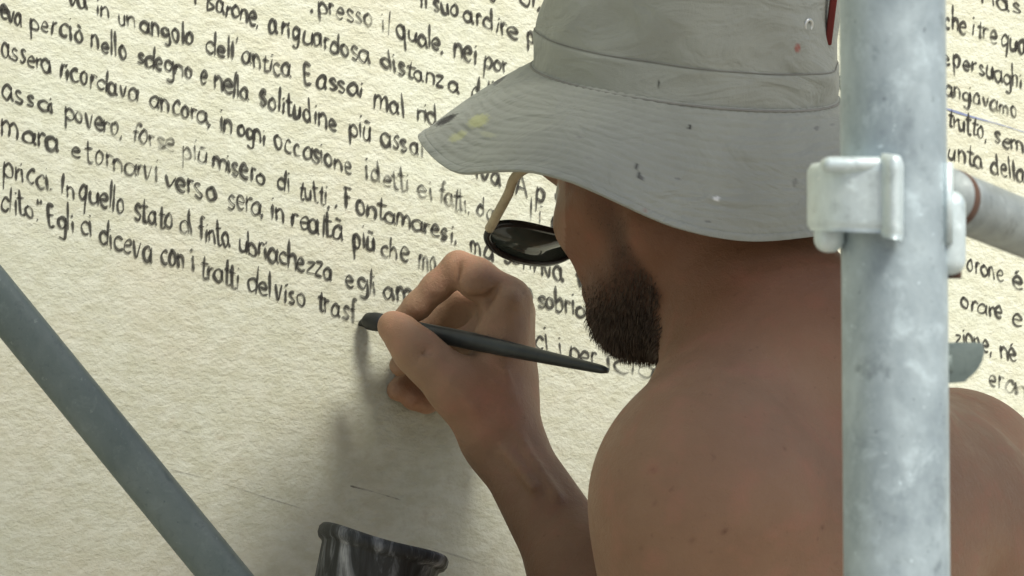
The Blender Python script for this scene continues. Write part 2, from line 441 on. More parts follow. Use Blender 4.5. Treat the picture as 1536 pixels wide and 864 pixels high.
# every word of the photograph: text, baseline start, baseline end (photo pixels), boldness
TXT = {
 'X': (18, [('ol,', 779, 4, 812, 14, 1.1)]),
 'Y': (18, [('il', 627, 9, 641, 13, .9), ('suo', 649, 15, 687, 26, 1), ('ardire', 694, 29, 780, 62, 1), ('p', 790, 62, 802, 66, .9)]),
 'Z': (18, [(',', 464, 14, 470, 16, 1.2), ('presso', 476, 17, 563, 42, 1), ('il', 571, 48, 586, 53, .7), ('quale,', 595, 56, 668, 80, 1), ('nei', 679, 84, 715, 96, 1), ('por', 724, 99, 762, 111, .95)]),
 'A': (18, [('l', 287, 6, 295, 8, 1), ('Barone,', 310, 14, 392, 42, .95), ('a', 402, 47, 416, 51, 1.1), ('riguardosa', 421, 52, 560, 98, 1), ('distanza', 571, 100, 692, 142, .95)]),
 'B': (18, [('va', 101, 6, 131, 15, 1), ('in', 142, 21, 164, 27, .85), ('un', 176, 36, 203, 43, .85), ('angolo', 210, 46, 295, 70, 1.05), ("dell'", 307, 77, 358, 92, 1), ('antica', 362, 94, 440, 119, .85), ('E', 455, 125, 469, 129, 1), ('assai', 474, 130, 547, 149, .95), ('mal', 559, 160, 609, 176, 1), ('rid', 624, 178, 657, 188, .9), ('otto', 664, 192, 705, 205, .9)]),
 'C': (19, [('eva', 0, 27, 34, 40, 1), ('per', 45, 43, 84, 55, .8), ('ciò', 88, 55, 125, 64, .95), ('nello', 136, 72, 192, 90, .95), ('sdegno', 204, 94, 293, 122, 1.1), ('e', 299, 125, 309, 129, 1.1), ('nella', 320, 132, 377, 153, 1), ('solitudine', 388, 156, 512, 200, 1.05), ('più', 523, 201, 558, 211, .85), ('assal', 569, 215, 639, 239, 1), ('iva', 712, 266, 754, 280, 1.1), ('A', 772, 290, 789, 296, .9), ('p', 802, 300, 818, 305, .9)]),
 'D': (19, [('assera', 0, 84, 79, 111, .9), ('ricordava', 88, 117, 214, 154, 1), ('ancora,', 223, 159, 320, 189, .95), ('in', 327, 195, 351, 202, 1), ('ogni', 355, 203, 400, 218, .95), ('occasione', 411, 222, 535, 263, .95), ('i', 546, 268, 553, 270, 1), ('detti', 556, 272, 615, 289, 1), ('ei', 623, 293, 649, 301, .9), ('fatti,', 658, 304, 706, 321, .9), ('da', 714, 323, 742, 331, .95), ('li', 790, 330, 812, 338, .8)]),
 'E': (19, [('assai', 1, 146, 86, 174, .9), ('povero,', 95, 178, 188, 206, 1), ('forse', 195, 210, 266, 232, 1.1), ('più', 273, 236, 311, 246, .75), ('misero', 317, 249, 402, 280, 1.05), ('di', 414, 282, 435, 289, .9), ('tutti,', 447, 295, 497, 311, .9), (',', 500, 309, 508, 312, 1), ('Fontamaresi,', 517, 313, 694, 367, 1), ('ma', 705, 376, 740, 391, 1.1), ('soffriva', 753, 391, 850, 424, 1.1)]),
 'F': (20, [('mara', 0, 203, 92, 231, 1.1), ('e', 106, 235, 120, 239, 1), ('tornarvi', 129, 244, 242, 274, .95), ('verso', 246, 280, 327, 304, 1.05), ('sera,', 340, 310, 398, 325, .8), ('in', 406, 328, 428, 335, 1), ('realtà', 436, 340, 520, 363, .95), ('più', 530, 369, 563, 377, 1), ('che', 570, 383, 613, 396, .8), ('mo', 627, 403, 655, 410, .8), ('rto', 662, 413, 700, 424, .9), ('o', 788, 449, 798, 452, 1), ('sobrio', 805, 459, 880, 476, .9)]),
 'G': (20, [('pricci.', 3, 262, 83, 289, .9), ('In', 91, 290, 111, 297, .9), ('quello', 117, 297, 190, 322, .95), ('stato', 200, 326, 261, 346, .85), ('di', 269, 347, 289, 353, .8), ('finta', 298, 358, 348, 372, .8), ('ubriachezza', 356, 375, 507, 423, .95), ('egli', 517, 428, 567, 443, 1), ('am', 573, 447, 621, 457, .95), ('biva', 630, 462, 690, 482, .9), ('ci', 802, 522, 822, 527, .9), ('i', 836, 530, 842, 532, .7), ('per', 851, 537, 897, 550, .85), ('iciar', 906, 553, 1003, 576, .95), ('lo', 1012, 580, 1042, 590, .9)]),
 'H': (21, [('dito.', 0, 315, 62, 333, .85), ('"', 54, 334, 65, 337, 1), ('Egli', 71, 338, 112, 349, 1), ('ci', 119, 350, 138, 356, 1), ('diceva', 147, 367, 232, 395, .9), ('con', 240, 393, 280, 404, 1.1), ('i', 286, 406, 293, 409, 1), ('tratti', 301, 415, 361, 435, .95), ('del', 369, 436, 408, 448, .9), ('viso', 412, 449, 459, 462, 1), ('trasf', 475, 465, 535, 487, .95)]),
}
RTXT = [
 (17, [('nas', 1472, 4, 1536, 22, .85)]),
 (18, [('che', 1416, 41, 1450, 52, .9), ('i', 1455, 53, 1460, 55, .9), ('tre', 1465, 56, 1495, 66, .9), ('qua', 1500, 68, 1540, 84, .95)]),
 (17, [('e', 1412, 93, 1424, 97, .8), ('per', 1430, 99, 1464, 110, 1), ('suaghi', 1468, 112, 1536, 134, .9)]),
 (17, [('angiavamo', 1416, 142, 1532, 178, .95)]),
 (17, [('trutto,', 1421, 188, 1483, 212, .9), ('sem', 1490, 214, 1538, 230, 1)]),
 (17, [('unta', 1421, 238, 1477, 256, .9), ('della', 1486, 259, 1540, 276, .9)]),
 (17, [('orone', 1449, 405, 1508, 425, .85), ('é', 1516, 428, 1534, 434, 1)]),
 (17, [('orare', 1440, 460, 1508, 482, .9), ('e', 1516, 485, 1532, 490, .9)]),
 (17, [('zione,', 1432, 513, 1490, 532, .8), ('né', 1500, 535, 1526, 544, .9)]),
 (18, [('eran', 1482, 578, 1540, 597, 1)]),
]
VOC = 'angolo dell antica assai mal nello sdegno nella solitudine più ricordava ancora in ogni occasione fatti povero forse misero di tutti verso sera realtà che quello stato finta egli diceva con tratti del viso presso quale ardire riguardosa distanza'.split()
def fill(ink, x0, y0, x1, y1, xh):
    x = x0
    sl_ = (y1 - y0) / (x1 - x0)
    while x < x1 - 20:
        t = random.choice(VOC); wpx = sum(G[c][0] for c in t) * xh * .80
        if x + wpx > x1: break
        word(ink, t, x, y0 + (x - x0) * sl_, x + wpx, y0 + (x + wpx - x0) * sl_, xh, random.uniform(.85, 1.05)); x += wpx + xh * .7
def finish_line(ink):
    o = mesh_obj('line_of_writing', np.array(ink.V), ink.F, M_ink, wall, smooth=True, base=np.array(ink.V).mean(0))
    set_attr(o, 'ink', ink.A)
# rows share one slope; rows B..D continue on the far side of the man, hidden rows are filled in with the same words
R_of = {'X': 5, 'A': 6, 'B': 7, 'C': 8, 'D': 9}
y_at0 = {'X': -258, 'Y': -201, 'Z': -144, 'A': -88, 'B': -28, 'C': 26, 'D': 84, 'E': 146, 'F': 203, 'G': 262, 'H': 315}
for key, (xh, words) in TXT.items():
    ink = Ink()
    for (t, x0, y0, x1, y1, b) in words: word(ink, t, x0, y0, x1, y1, xh, b)
    f = words[0]; l = words[-1]
    if f[1] > 30: fill(ink, f[1] - 560, f[2] - 560 * .335, f[1] - 12, f[2] - 12 * .335, xh)
    else: fill(ink, -420, f[2] - 420 * .335, -10, f[2] - 3, xh)
    if key not in 'GH':
        if key in R_of:
            rw = RTXT[R_of[key]][1][0]; xe, ye = rw[1] - 14, rw[2] - 5
        else: xe = 1405; ye = l[4] + (xe - l[3]) * {'Y': .368, 'Z': .357}.get(key, .332)
        if xe - l[3] > 60: fill(ink, l[3] + 14, l[4] + 5, xe, ye, xh)
    finish_line(ink)
for xh, words in RTXT:
    ink = Ink()
    for (t, x0, y0, x1, y1, b) in words: word(ink, t, x0, y0, x1, y1, xh, b)
    l = words[-1]
    fill(ink, l[3] + 12, l[4] + 4, l[3] + 420, l[4] + 4 + 408 * .335, xh)
    finish_line(ink)
for k in range(1, 8):                                         # the same rows above the picture
    ink = Ink(); y0 = -258 - 57 * k
    if k <= 5: xe, ye = RTXT[5 - k][1][0][1] - 12, RTXT[5 - k][1][0][2] - 4
    else: xe, ye = 1850, 130 - 50 * (k - 5)
    fill(ink, 200, y0 + 67, xe, ye, 18); finish_line(ink)
def scratch(name, pts, wpx, a, m):
    ink = Ink(); P = np.array([wall_hit(x, y) for x, y in catmull(np.array(pts, float), 8)])
    mpp = 3.2 * TAN / 768
    ink.stroke(P, wpx * mpp, a)
    o = mesh_obj(name, np.array(ink.V), ink.F, m, wall, base=np.array(ink.V).mean(0)); set_attr(o, 'ink', ink.A)
scratch('pencil_guideline', [(255, 704), (330, 724), (400, 747), (470, 768)], 2.6, .50, M_pencil)
scratch('pencil_guideline', [(525, 729), (560, 738), (600, 750)], 3.0, .55, M_pencil)
scratch('pencil_guideline', [(250, 642), (300, 652), (330, 660)], 2.2, .40, M_pencil)
scratch('pencil_guideline', [(640, 820), (720, 846), (800, 880)], 2.8, .45, M_pencil)
scratch('blue_chalk_line', [(1418, 163), (1460, 176), (1500, 187), (1560, 206)], 3.6, .75, M_blue)

# ------------------------------------------------------------------ implicit surfaces for the body
class SDF:
    def __init__(s, mn, mx, h):
        s.mn = np.array(mn, float); s.h = h
        s.n = np.ceil((np.array(mx) - s.mn) / h).astype(int) + 1
        s.A = np.full(s.n, .5, np.float32)
    def box(s, lo, hi):
        a = np.clip(np.floor((lo - s.mn) / s.h).astype(int), 0, s.n - 1); b = np.clip(np.ceil((hi - s.mn) / s.h).astype(int) + 1, 0, s.n)
        if np.any(b <= a): return None
        ax = [(s.mn[i] + s.h * np.arange(a[i], b[i])).astype(np.float32) for i in range(3)]
        return (slice(a[0], b[0]), slice(a[1], b[1]), slice(a[2], b[2])), np.meshgrid(*ax, indexing='ij')
    @staticmethod
    def fcap(X, a, b, r1, r2, flat=None):
        ab = b - a; L2 = ab @ ab + 1e-12
        t = ((X[0] - a[0]) * ab[0] + (X[1] - a[1]) * ab[1] + (X[2] - a[2]) * ab[2]) / L2
        t = np.clip(t, 0, 1)
        q = [X[i] - (a[i] + t * ab[i]) for i in range(3)]; r = r1 + t * (r2 - r1)
        if flat is not None:
            n, f = flat; n = unit(n); qn = (q[0] * n[0] + q[1] * n[1] + q[2] * n[2]) * (1 / f - 1)
            q = [q[i] + n[i] * qn for i in range(3)]
        else: f = 1
        return (np.sqrt(q[0] ** 2 + q[1] ** 2 + q[2] ** 2) - r) * min(1, f)
    @staticmethod
    def fell(X, c, axes, rad):
        k0 = 0; k1 = 0
        for ax, r in zip(axes, rad):
            d = (X[0] - c[0]) * ax[0] + (X[1] - c[1]) * ax[1] + (X[2] - c[2]) * ax[2]
            k0 = k0 + (d / r) ** 2; k1 = k1 + (d / r ** 2) ** 2
        k0 = np.sqrt(k0); return k0 * (k0 - 1) / (np.sqrt(k1) + 1e-9)
    def _merge(s, sl, d, k, sub=False):
        a = s.A[sl]
        if sub:
            h = np.clip(.5 - .5 * (a + d) / k, 0, 1); s.A[sl] = a + (-d - a) * h + k * h * (1 - h)
        else:
            h = np.clip(.5 + .5 * (d - a) / k, 0, 1); s.A[sl] = d + (a - d) * h - k * h * (1 - h)
    def cap(s, a, b, r1, r2=None, k=.01, flat=None, sub=False):
        a = np.asarray(a, float); b = np.asarray(b, float); r2 = r1 if r2 is None else r2
        m = max(r1, r2) * (max(1, flat[1]) if flat else 1) + k + s.h * 3
        B = s.box(np.minimum(a, b) - m, np.maximum(a, b) + m)
        if B: s._merge(B[0], s.fcap(B[1], a, b, r1, r2, flat), k, sub)
    def chain(s, pts, rad, k=.006, kj=None, flat=None):
        """a chain of capsules unioned to itself with a tight blend, then merged with blend kj"""
        pts = [np.asarray(p, float) for p in pts]
        m = max(rad) * (max(1, flat[1]) if flat else 1) + (kj or k) + s.h * 3
        B = s.box(np.min(pts, 0) - m, np.max(pts, 0) + m)
        if not B: return
        d = None
        for i in range(len(pts) - 1):
            e = s.fcap(B[1], pts[i], pts[i + 1], rad[i], rad[i + 1], flat)
            if d is None: d = e
            else:
                h = np.clip(.5 + .5 * (e - d) / k, 0, 1); d = e + (d - e) * h - k * h * (1 - h)
        s._merge(B[0], d, kj or k)
    def ell(s, c, axes, rad, k=.02, sub=False):
        c = np.asarray(c, float); m = max(rad) + k + s.h * 3
        B = s.box(c - m, c + m)
        if B: s._merge(B[0], s.fell(B[1], c, axes, rad), k, sub)
    def mesh(s):
        A = s.A; n = s.n
        ins = A < 0
        acc = np.zeros(n - 1, np.int8)
        for i in (0, 1):
            for j in (0, 1):
                for k in (0, 1): acc += ins[i:n[0] - 1 + i, j:n[1] - 1 + j, k:n[2] - 1 + k]
        act = (acc > 0) & (acc < 8); idx = np.argwhere(act); del acc
        P = np.zeros((len(idx), 3)); cnt = np.zeros(len(idx))
        cor = [(i, j, k) for i in (0, 1) for j in (0, 1) for k in (0, 1)]
        val = {c: A[idx[:, 0] + c[0], idx[:, 1] + c[1], idx[:, 2] + c[2]] for c in cor}
        for c in cor:
            for ax in range(3):
                if c[ax]: continue
                d = list(c); d[ax] = 1; d = tuple(d)
                a, b = val[c], val[d]; x = (a < 0) != (b < 0)
                t = np.where(x, a / np.where(x, a - b, 1), 0)
                p = np.zeros((len(idx), 3)) + np.array(c); p[:, ax] += t
                P[x] += p[x]; cnt[x] += 1
        V = s.mn + (idx + P / cnt[:, None]) * s.h
        ids = np.full(n - 1, -1, np.int32); ids[act] = np.arange(len(idx))
        Fs = []
        for ax in range(3):
            a1, a2 = (ax + 1) % 3, (ax + 2) % 3
            s0 = [slice(1, n[i] - 1) for i in range(3)]; s1 = list(s0); s0[ax] = slice(0, n[ax] - 1); s1[ax] = slice(1, n[ax])
            u, v = ins[tuple(s0)], ins[tuple(s1)]
            e = np.argwhere(u != v); fl = u[e[:, 0], e[:, 1], e[:, 2]]
            e = e + 1; e[:, ax] -= 1
            def cell(d1, d2):
                q = e.copy(); q[:, a1] -= d1; q[:, a2] -= d2; return ids[q[:, 0], q[:, 1], q[:, 2]]
            f = np.stack([cell(1, 1), cell(0, 1), cell(0, 0), cell(1, 0)], 1)
            f[~fl] = f[~fl][:, ::-1]
            Fs.append(f)
        return V, np.concatenate(Fs)
def flip(Fc): return [tuple(reversed(f)) for f in Fc]        # the camera frame is left-handed

# ------------------------------------------------------------------ the man
FH = unit((-.72, -.36, .62)); LH = unit((-FH[2], 0, FH[0])); UH = np.cross(FH, LH); UH = UH if UH[1] > 0 else -UH
H = Q(1022, 240, .0)
def hd(f, l, u): return H + FH * f + LH * l + UH * u
Ls = Q(1056, 748, -.17); Rs = Q(1438, 746, .10)
LT = unit(Ls - Rs); LT = unit((LT[0], 0, LT[2])); FT = np.array([LT[2], 0, -LT[0]]); FT = FT if FT[0] < 0 else -FT
YU = np.array([0, 1.0, 0])
mid = (Ls + Rs) / 2
S = SDF((-.20, -.60, -.34), (.52, .24, .34), .0028)
# torso
S.ell(mid - YU * .17 - FT * .005, (LT, FT, YU), (.150, .108, .24), .03)
S.ell(mid - YU * .40 - FT * .005, (LT, FT, YU), (.140, .100, .22), .06)
S.cap(mid - YU * .02 + LT * .06 - FT * .035, mid - YU * .02 - LT * .06 - FT * .035, .075, .075, .06)       # upper back
S.ell(mid + LT * .085 - YU * .10 - FT * .060, (LT, FT, YU), (.065, .050, .095), .05)                      # shoulder blades
S.ell(mid - LT * .085 - YU * .10 - FT * .060, (LT, FT, YU), (.065, .050, .095), .05)
S.ell(mid + LT * .07 - YU * .10 + FT * .06, (LT, FT, YU), (.08, .05, .08), .05)
S.ell(mid - LT * .07 - YU * .10 + FT * .06, (LT, FT, YU), (.08, .05, .08), .05)
# neck and trapezius
NB = Q(1160, 615, -.065); NT = Q(1108, 370, -.02)
S.cap(NB, NT, .070, .060, .035)
for sh in (Ls, Rs):
    S.cap(NB - YU * .012, sh + YU * .012 + (NB - sh) * .12, .040, .038, .045)
S.cap(NB - FT * .02 + YU * .03, mid - YU * .12 - FT * .05, .048, .05, .05)
S.cap(NB - FT * .075 + YU * .01, NB - FT * .085 - YU * .03, .012, .012, .03)          # vertebra at the neck base
S.cap(Q(1290, 535, -.085), Q(1075, 612, -.115), .040, .036, .05)
# shoulders
S.ell(Ls, (LT, FT, YU), (.065, .062, .070), .045)
S.ell(Rs, (LT, FT, YU), (.064, .064, .070), .045)
# left arm hanging, forearm forward to the paint cup
LE = Q(1004, 1385, -.13); LWr = Q(680, 1105, .085)
S.cap(Ls - YU * .01, LE, .056, .043, .05)
S.cap(LE, LWr, .043, .027, .02)
# spine groove
S.cap(mid - YU * .06 - FT * .128, mid - YU * .5 - FT * .122, .010, .012, .035, sub=True)
# head
S.ell(hd(-.012, 0, .022), (FH, LH, UH), (.090, .074, .096), .03)
S.ell(hd(.042, 0, -.035), (FH, LH, UH), (.052, .060, .078), .03)
for sg in (1, -1):
    S.cap(hd(-.005, sg * .054, -.054), hd(.067, sg * .016, -.086), .018, .016, .025)
    S.cap(hd(.058, sg * .050, -.024), hd(.020, sg * .064, -.016), .015, .012, .02)
    S.ell(hd(.083, sg * .032, .004), (FH, LH, UH), (.016, .018, .013), .012, sub=True)
    S.ell(hd(-.006, sg * .079, .000), (FH, LH, UH), (.018, .008, .031), .006)
    S.cap(hd(-.002, sg * .086, .012), hd(-.002, sg * .086, -.010), .005, .004, .006, sub=True)
    S.ell(hd(.070, sg * .031, .002), (FH, LH, UH), (.0125, .0125, .0125), .002)
    S.cap(hd(.087, sg * .012, .024), hd(.074, sg * .048, .026), .009, .007, .012)
S.cap(hd(.090, 0, .008), hd(.090, 0, -.030), .008, .010, .012)
for sg in (1, -1): S.ell(hd(.088, sg * .013, -.034), (FH, LH, UH), (.010, .007, .007), .006)
S.cap(hd(.086, -.020, -.062), hd(.086, .020, -.062), .0075, .0075, .008)
S.cap(hd(.089, -.018, -.078), hd(.089, .018, -.078), .0085, .0085, .008)
S.cap(hd(.101, -.022, -.0715), hd(.101, .022, -.0715), .0022, .0022, .004, sub=True)
S.cap(hd(.068, -.012, -.086), hd(.068, .012, -.086), .016, .016, .02)
# right arm crossing in front of the chest
RE = Q(975, 1030, .105); RW = Q(762, 672, .205)
S.cap(Rs, RE, .050, .043, .03)
FD = unit(RW - RE); NSIDE = unit(np.cross(FD, np.array([0, 0, 1.0])))
S.cap(RE, RE + (RW - RE) * .45, .038, .034, .02)
S.cap(RE + (RW - RE) * .35, RW, .0345, .0245, .02)
# --- right hand: thumb and index side towards the camera, holding the brush
iM = Q(760, 452, .214); mM = Q(768, 470, .234); rM = Q(765, 494, .254); pM = Q(758, 522, .271)
WB = RW + (RW - RE) * .03
S.cap(WB, Q(752, 580, .226), .0260, .0235, .016)
S.cap(Q(754, 600, .215), iM, .0205, .0160, .014)
S.cap(Q(755, 600, .232), mM, .0205, .0165, .014)
S.cap(Q(754, 605, .245), rM, .020, .0155, .014)
S.cap(Q(750, 610, .255), pM, .020, .0145, .014)
S.cap(Q(740, 560, .222), Q(742, 500, .232), .020, .018, .014)
# first web / dorsal interosseous
S.cap(Q(740, 580, .200), Q(757, 490, .203), .018, .0120, .014)
S.ell(Q(722, 474, .256), (np.array([1, 0, 0.]), YU, np.array([0, 0, 1.])), (.024, .017, .014), .01)
# curled fingers behind (pinky, ring, middle)
S.chain([pM, Q(712, 545, .281), Q(672, 588, .280), Q(640, 602, .268), Q(618, 600, .257)], [.0125, .0105, .0092, .0085, .0075], .004, .005)
S.chain([rM, Q(700, 494, .275), Q(650, 535, .279), Q(612, 572, .266), Q(596, 585, .255)], [.0135, .0112, .0098, .0088, .008], .004, .005)
S.chain([mM, Q(692, 448, .252), Q(650, 482, .258), Q(622, 520, .254), Q(600, 548, .246)], [.0142, .0120, .0104, .0092, .008], .004, .005)
# index: knuckle, bent joint on top, tip on the brush
S.chain([iM, Q(716, 416, .214), Q(688, 401, .216)], [.0165, .0130, .0120], .006, .008)
S.chain([Q(687, 402, .216), Q(655, 430, .219), Q(626, 459, .222), Q(604, 478, .2245)], [.0118, .0105, .0098, .0078], .004, .003)
S.ell(Q(712, 425, .205), (np.array([1, 0, 0.]), YU, np.array([0, 0, 1.])), (.013, .012, .011), .006)
# thumb: thenar, base, joint, tip
S.cap(Q(735, 628, .198), Q(682, 580, .193), .0270, .0195, .014)
S.chain([Q(690, 583, .192), Q(645, 545, .192), Q(622, 523, .194), Q(595, 495, .199)], [.0205, .0160, .0152, .0112], .008, .008)
S.cap(Q(588, 488, .2005), Q(600, 497, .198), .0100, .0125, .006)
S.cap(Q(690, 520, .232), Q(722, 520, .228), .013, .016, .01)
# tendons and veins
S.cap(Q(728, 500, .2005), Q(764, 452, .1985), .0075, .0085, .006)
S.chain([Q(742, 650, .1785), Q(712, 612, .1735), Q(676, 570, .1745), Q(650, 545, .1785)], [.0030, .0026, .0026, .002], .004, .007)
S.chain([Q(785, 640, .1850), Q(768, 600, .1835), Q(758, 555, .1845)], [.0018, .0018, .0014], .003, .005)
S.chain([Q(768, 600, .1830), Q(740, 575, .1790)], [.0016, .0012], .003, .005)
S.chain([Q(835, 745, .150), Q(805, 700, .1640), Q(778, 655, .1775)], [.0026, .0024, .002], .004, .008)
S.chain([Q(800, 730, .152), Q(760, 676, .173)], [.0030, .0024], .004, .008)
# creases of the bent index and the thumb
S.cap(Q(687, 386, .2045), Q(690, 442, .2040), .0020, .0022, .004, sub=True)
S.cap(Q(692, 447, .203), Q(735, 449, .2005), .0026, .0022, .005, sub=True)
S.cap(Q(735, 448, .2005), Q(746, 432, .2005), .0018, .0014, .004, sub=True)
for (a, b) in (((640, 520), (628, 540)), ((646, 525), (634, 546))):
    S.cap(Q(*a, .1775), Q(*b, .1775), .0008, .0008, .003, sub=True)
# left hand round the cup (below the picture)
CUPB = Q(560, 1110, .13); CUPT = Q(577, 818, .12); CAX = unit(CUPT - CUPB)
hc = Q(572, 1010, .125)
e1 = unit(np.cross(CAX, (0, 0, 1.0))); e2 = unit(np.cross(CAX, e1))
if e1[0] < 0: e1 = -e1
if e2[2] > 0: e2 = -e2                    # e1 right, e2 towards the camera
def cw(ang, r, h): return hc + CAX * h + (e1 * math.cos(ang) + e2 * math.sin(ang)) * r
S.cap(LWr, cw(.1, .062, -.01), .027, .022, .015)
S.cap(cw(.1, .060, -.035), cw(.1, .060, .02), .020, .019, .015)
for i, hgt in enumerate((.028, .009, -.010, -.028)):
    S.chain([cw(.1 + .1 * i * 0, .058, hgt), cw(.75, .056, hgt), cw(1.45, .053, hgt + .002), cw(2.05 - .08 * i, .050, hgt + .002)], [.0115, .0105, .0095, .0075], .004, .004)
S.chain([cw(.0, .058, .02), cw(-.6, .058, .035), cw(-1.2, .053, .042)], [.015, .0125, .009], .006, .006)
bV, bF = S.mesh()
# small smoothing pass on the wrist-to-hand junction comes from the blends themselves
bodyW = cf2w(bV)
root = empty('person', (QW(1200, 850, -.02)[0], QW(1200, 850, -.02)[1], .70), 'shirtless man in a grey bucket hat writing on the wall with a brush', 'person')
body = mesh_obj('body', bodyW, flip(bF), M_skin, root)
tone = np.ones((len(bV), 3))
rel = bV - H; hf, hl, hu = rel @ FH, rel @ LH, rel @ UH
onhead = (np.abs(hl) < .1) & (hu < .06) & (hu > -.14) & (hf > -.02) & (hf < .13)
def sstep(x, a, b): t = np.clip((x - a) / (b - a), 0, 1); return t * t * (3 - 2 * t)
beardz = onhead * np.clip(sstep(-hu, .045, .080) * sstep(hf, .0, .02) + sstep(hf, .0, .015) * sstep(-hf, -.04, -.02) * sstep(-hu, -.015, .045) * .75, 0, 1) * sstep(hu, -.135, -.112) * (1 - .85 * sstep(-hu, .085, .10) * sstep(-hf, -.035, -.005))
tone *= 1 - beardz[:, None] * np.array([.60, .62, .63])
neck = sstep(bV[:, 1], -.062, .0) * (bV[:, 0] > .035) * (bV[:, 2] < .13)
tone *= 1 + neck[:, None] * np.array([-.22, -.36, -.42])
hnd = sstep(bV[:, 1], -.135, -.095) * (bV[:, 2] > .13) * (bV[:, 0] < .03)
tone *= 1 + hnd[:, None] * np.array([.33, .40, .40])  # hand skin lightened to make up for the hat's shade on it
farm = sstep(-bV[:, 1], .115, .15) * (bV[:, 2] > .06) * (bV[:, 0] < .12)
tone *= 1 - farm[:, None] * np.array([.20, .24, .28])  # forearm skin darkened: arm hair and shading put into the tone
# reddish knuckles and finger tips, paler creases
hand = (bV[:, 2] > .15) & (bV[:, 0] < .04) & (bV[:, 1] > -.12)
for p, r_, c_ in ((Q(617, 603, .257), .013, (1.12, .95, .92)), (Q(592, 490, .195), .014, (1.08, .98, .95)), (Q(690, 392, .21), .016, (1.05, .97, .95)), (Q(735, 600, .18), .02, (1.08, .88, .85))):
    wgt = np.exp(-((bV - p) ** 2).sum(1) / (2 * r_ ** 2))[:, None]; tone *= 1 + wgt * (np.array(c_) - 1)
lips = onhead & (hf > .085) & (hu < -.055) & (hu > -.09) & (np.abs(hl) < .025)
tone[lips] *= (1.1, .8, .8)
eyes = onhead & ((((hf - .070) ** 2 + (np.abs(hl) - .031) ** 2 + (hu - .002) ** 2) < .0132 ** 2))
tone[eyes] = (1.9, 3.2, 4.5)
mr = np.random.default_rng(3)
for k in range(8):
    p = Q(mr.uniform(920, 1260), mr.uniform(610, 880), 0); dd_ = (bV[:, 0] - p[0]) ** 2 + (bV[:, 1] - p[1]) ** 2 + 10 * (bV[:, 2] > 0)
    i_ = np.argmin(dd_ + .02 * (bV[:, 2] + .3)); q_ = ((bV - bV[i_]) ** 2).sum(1)
    tone *= 1 - (np.exp(-q_ / (2 * (mr.uniform(.0008, .0016)) ** 2)) * mr.uniform(.15, .45))[:, None] * np.array([.8, 1, 1])
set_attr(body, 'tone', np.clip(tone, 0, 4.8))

# beard: a mass of short hairs over the chin, jaw and cheek
nrm = np.zeros_like(bV)
tri = bV[bF]; fn = np.cross(tri[:, 1] - tri[:, 0], tri[:, 2] - tri[:, 0])
for k in range(4): np.add.at(nrm, bF[:, k], fn)
nrm /= np.linalg.norm(nrm, axis=1)[:, None] + 1e-12
if ((bV - mid) * nrm).sum(1).mean() < 0: nrm = -nrm
cand = np.argwhere(onhead & (beardz > .22) & (hf > -.015) & ~lips)[:, 0]
dens = beardz[cand] * (.30 + .70 * sstep(-hu[cand], .05, .09)); dens = dens / dens.sum()
pick = rng.choice(cand, 13000, p=dens)
HV = []; HF = []
dirg = -UH * .8 + FH * .10
for i in pick:
    full = sstep(np.array(-hu[i]), .06, .10)
    p = bV[i] + rng.normal(0, .0012, 3)
    L = (.0022 + .0052 * full) * rng.uniform(.6, 1.15)
    d = unit(nrm[i] * (.55 + .25 * full) + dirg + rng.normal(0, .15, 3))
    d2 = unit(d + dirg * .5 + rng.normal(0, .15, 3))
    sd = unit(np.cross(d, rng.normal(0, 1, 3))) * .00030 * (.4 + .6 * full)
    b = len(HV); q = p + d * L * .55
    HV += [p - sd, p + sd, q + sd * .8, q - sd * .8, q + d2 * L * .5]
    HF += [(b, b + 1, b + 2, b + 3), (b + 3, b + 2, b + 4)]
mesh_obj('beard', cf2w(np.array(HV)), HF, M_beard, root)

# trousers and shoes (below the picture)
hipc = mid - YU * .56
fz = root.location.z
T = SDF((-.15, -1.45, -.40), (.60, -.48, .40), .009)
wU = np.array([0, math.cos(PITCH), math.sin(PITCH)])          # world up in the camera frame
T.ell(hipc - wU * .02, (LT, FT, wU), (.165, .125, .12), .03)
feet = []
for sg in (1, -1):
    hip = hipc + LT * sg * .09 - wU * .08
    knee = hip - wU * .38 + FT * .03
    zk = cf2w(knee)[2]; ank = knee - wU * (zk - fz - .11) - FT * .02
    T.cap(hip, knee, .092, .066, .04); T.cap(knee, ank, .066, .058, .03); feet.append(ank)
tV, tF = T.mesh(); mesh_obj('trousers', cf2w(tV), flip(tF), M_trouser, root)
for a in feet:
    K = SDF(a - np.array([.22, .16, .22]), a + np.array([.22, .1, .22]), .007)
    K.cap(a - wU * .065, a + FT * .13 - wU * .078, .042, .034, .02, flat=(wU, .9)); K.cap(a + wU * .0, a - wU * .05, .046, .046, .02)
    kV, kF = K.mesh(); mesh_obj('shoe', cf2w(kV), flip(kF), M_shoe, root)

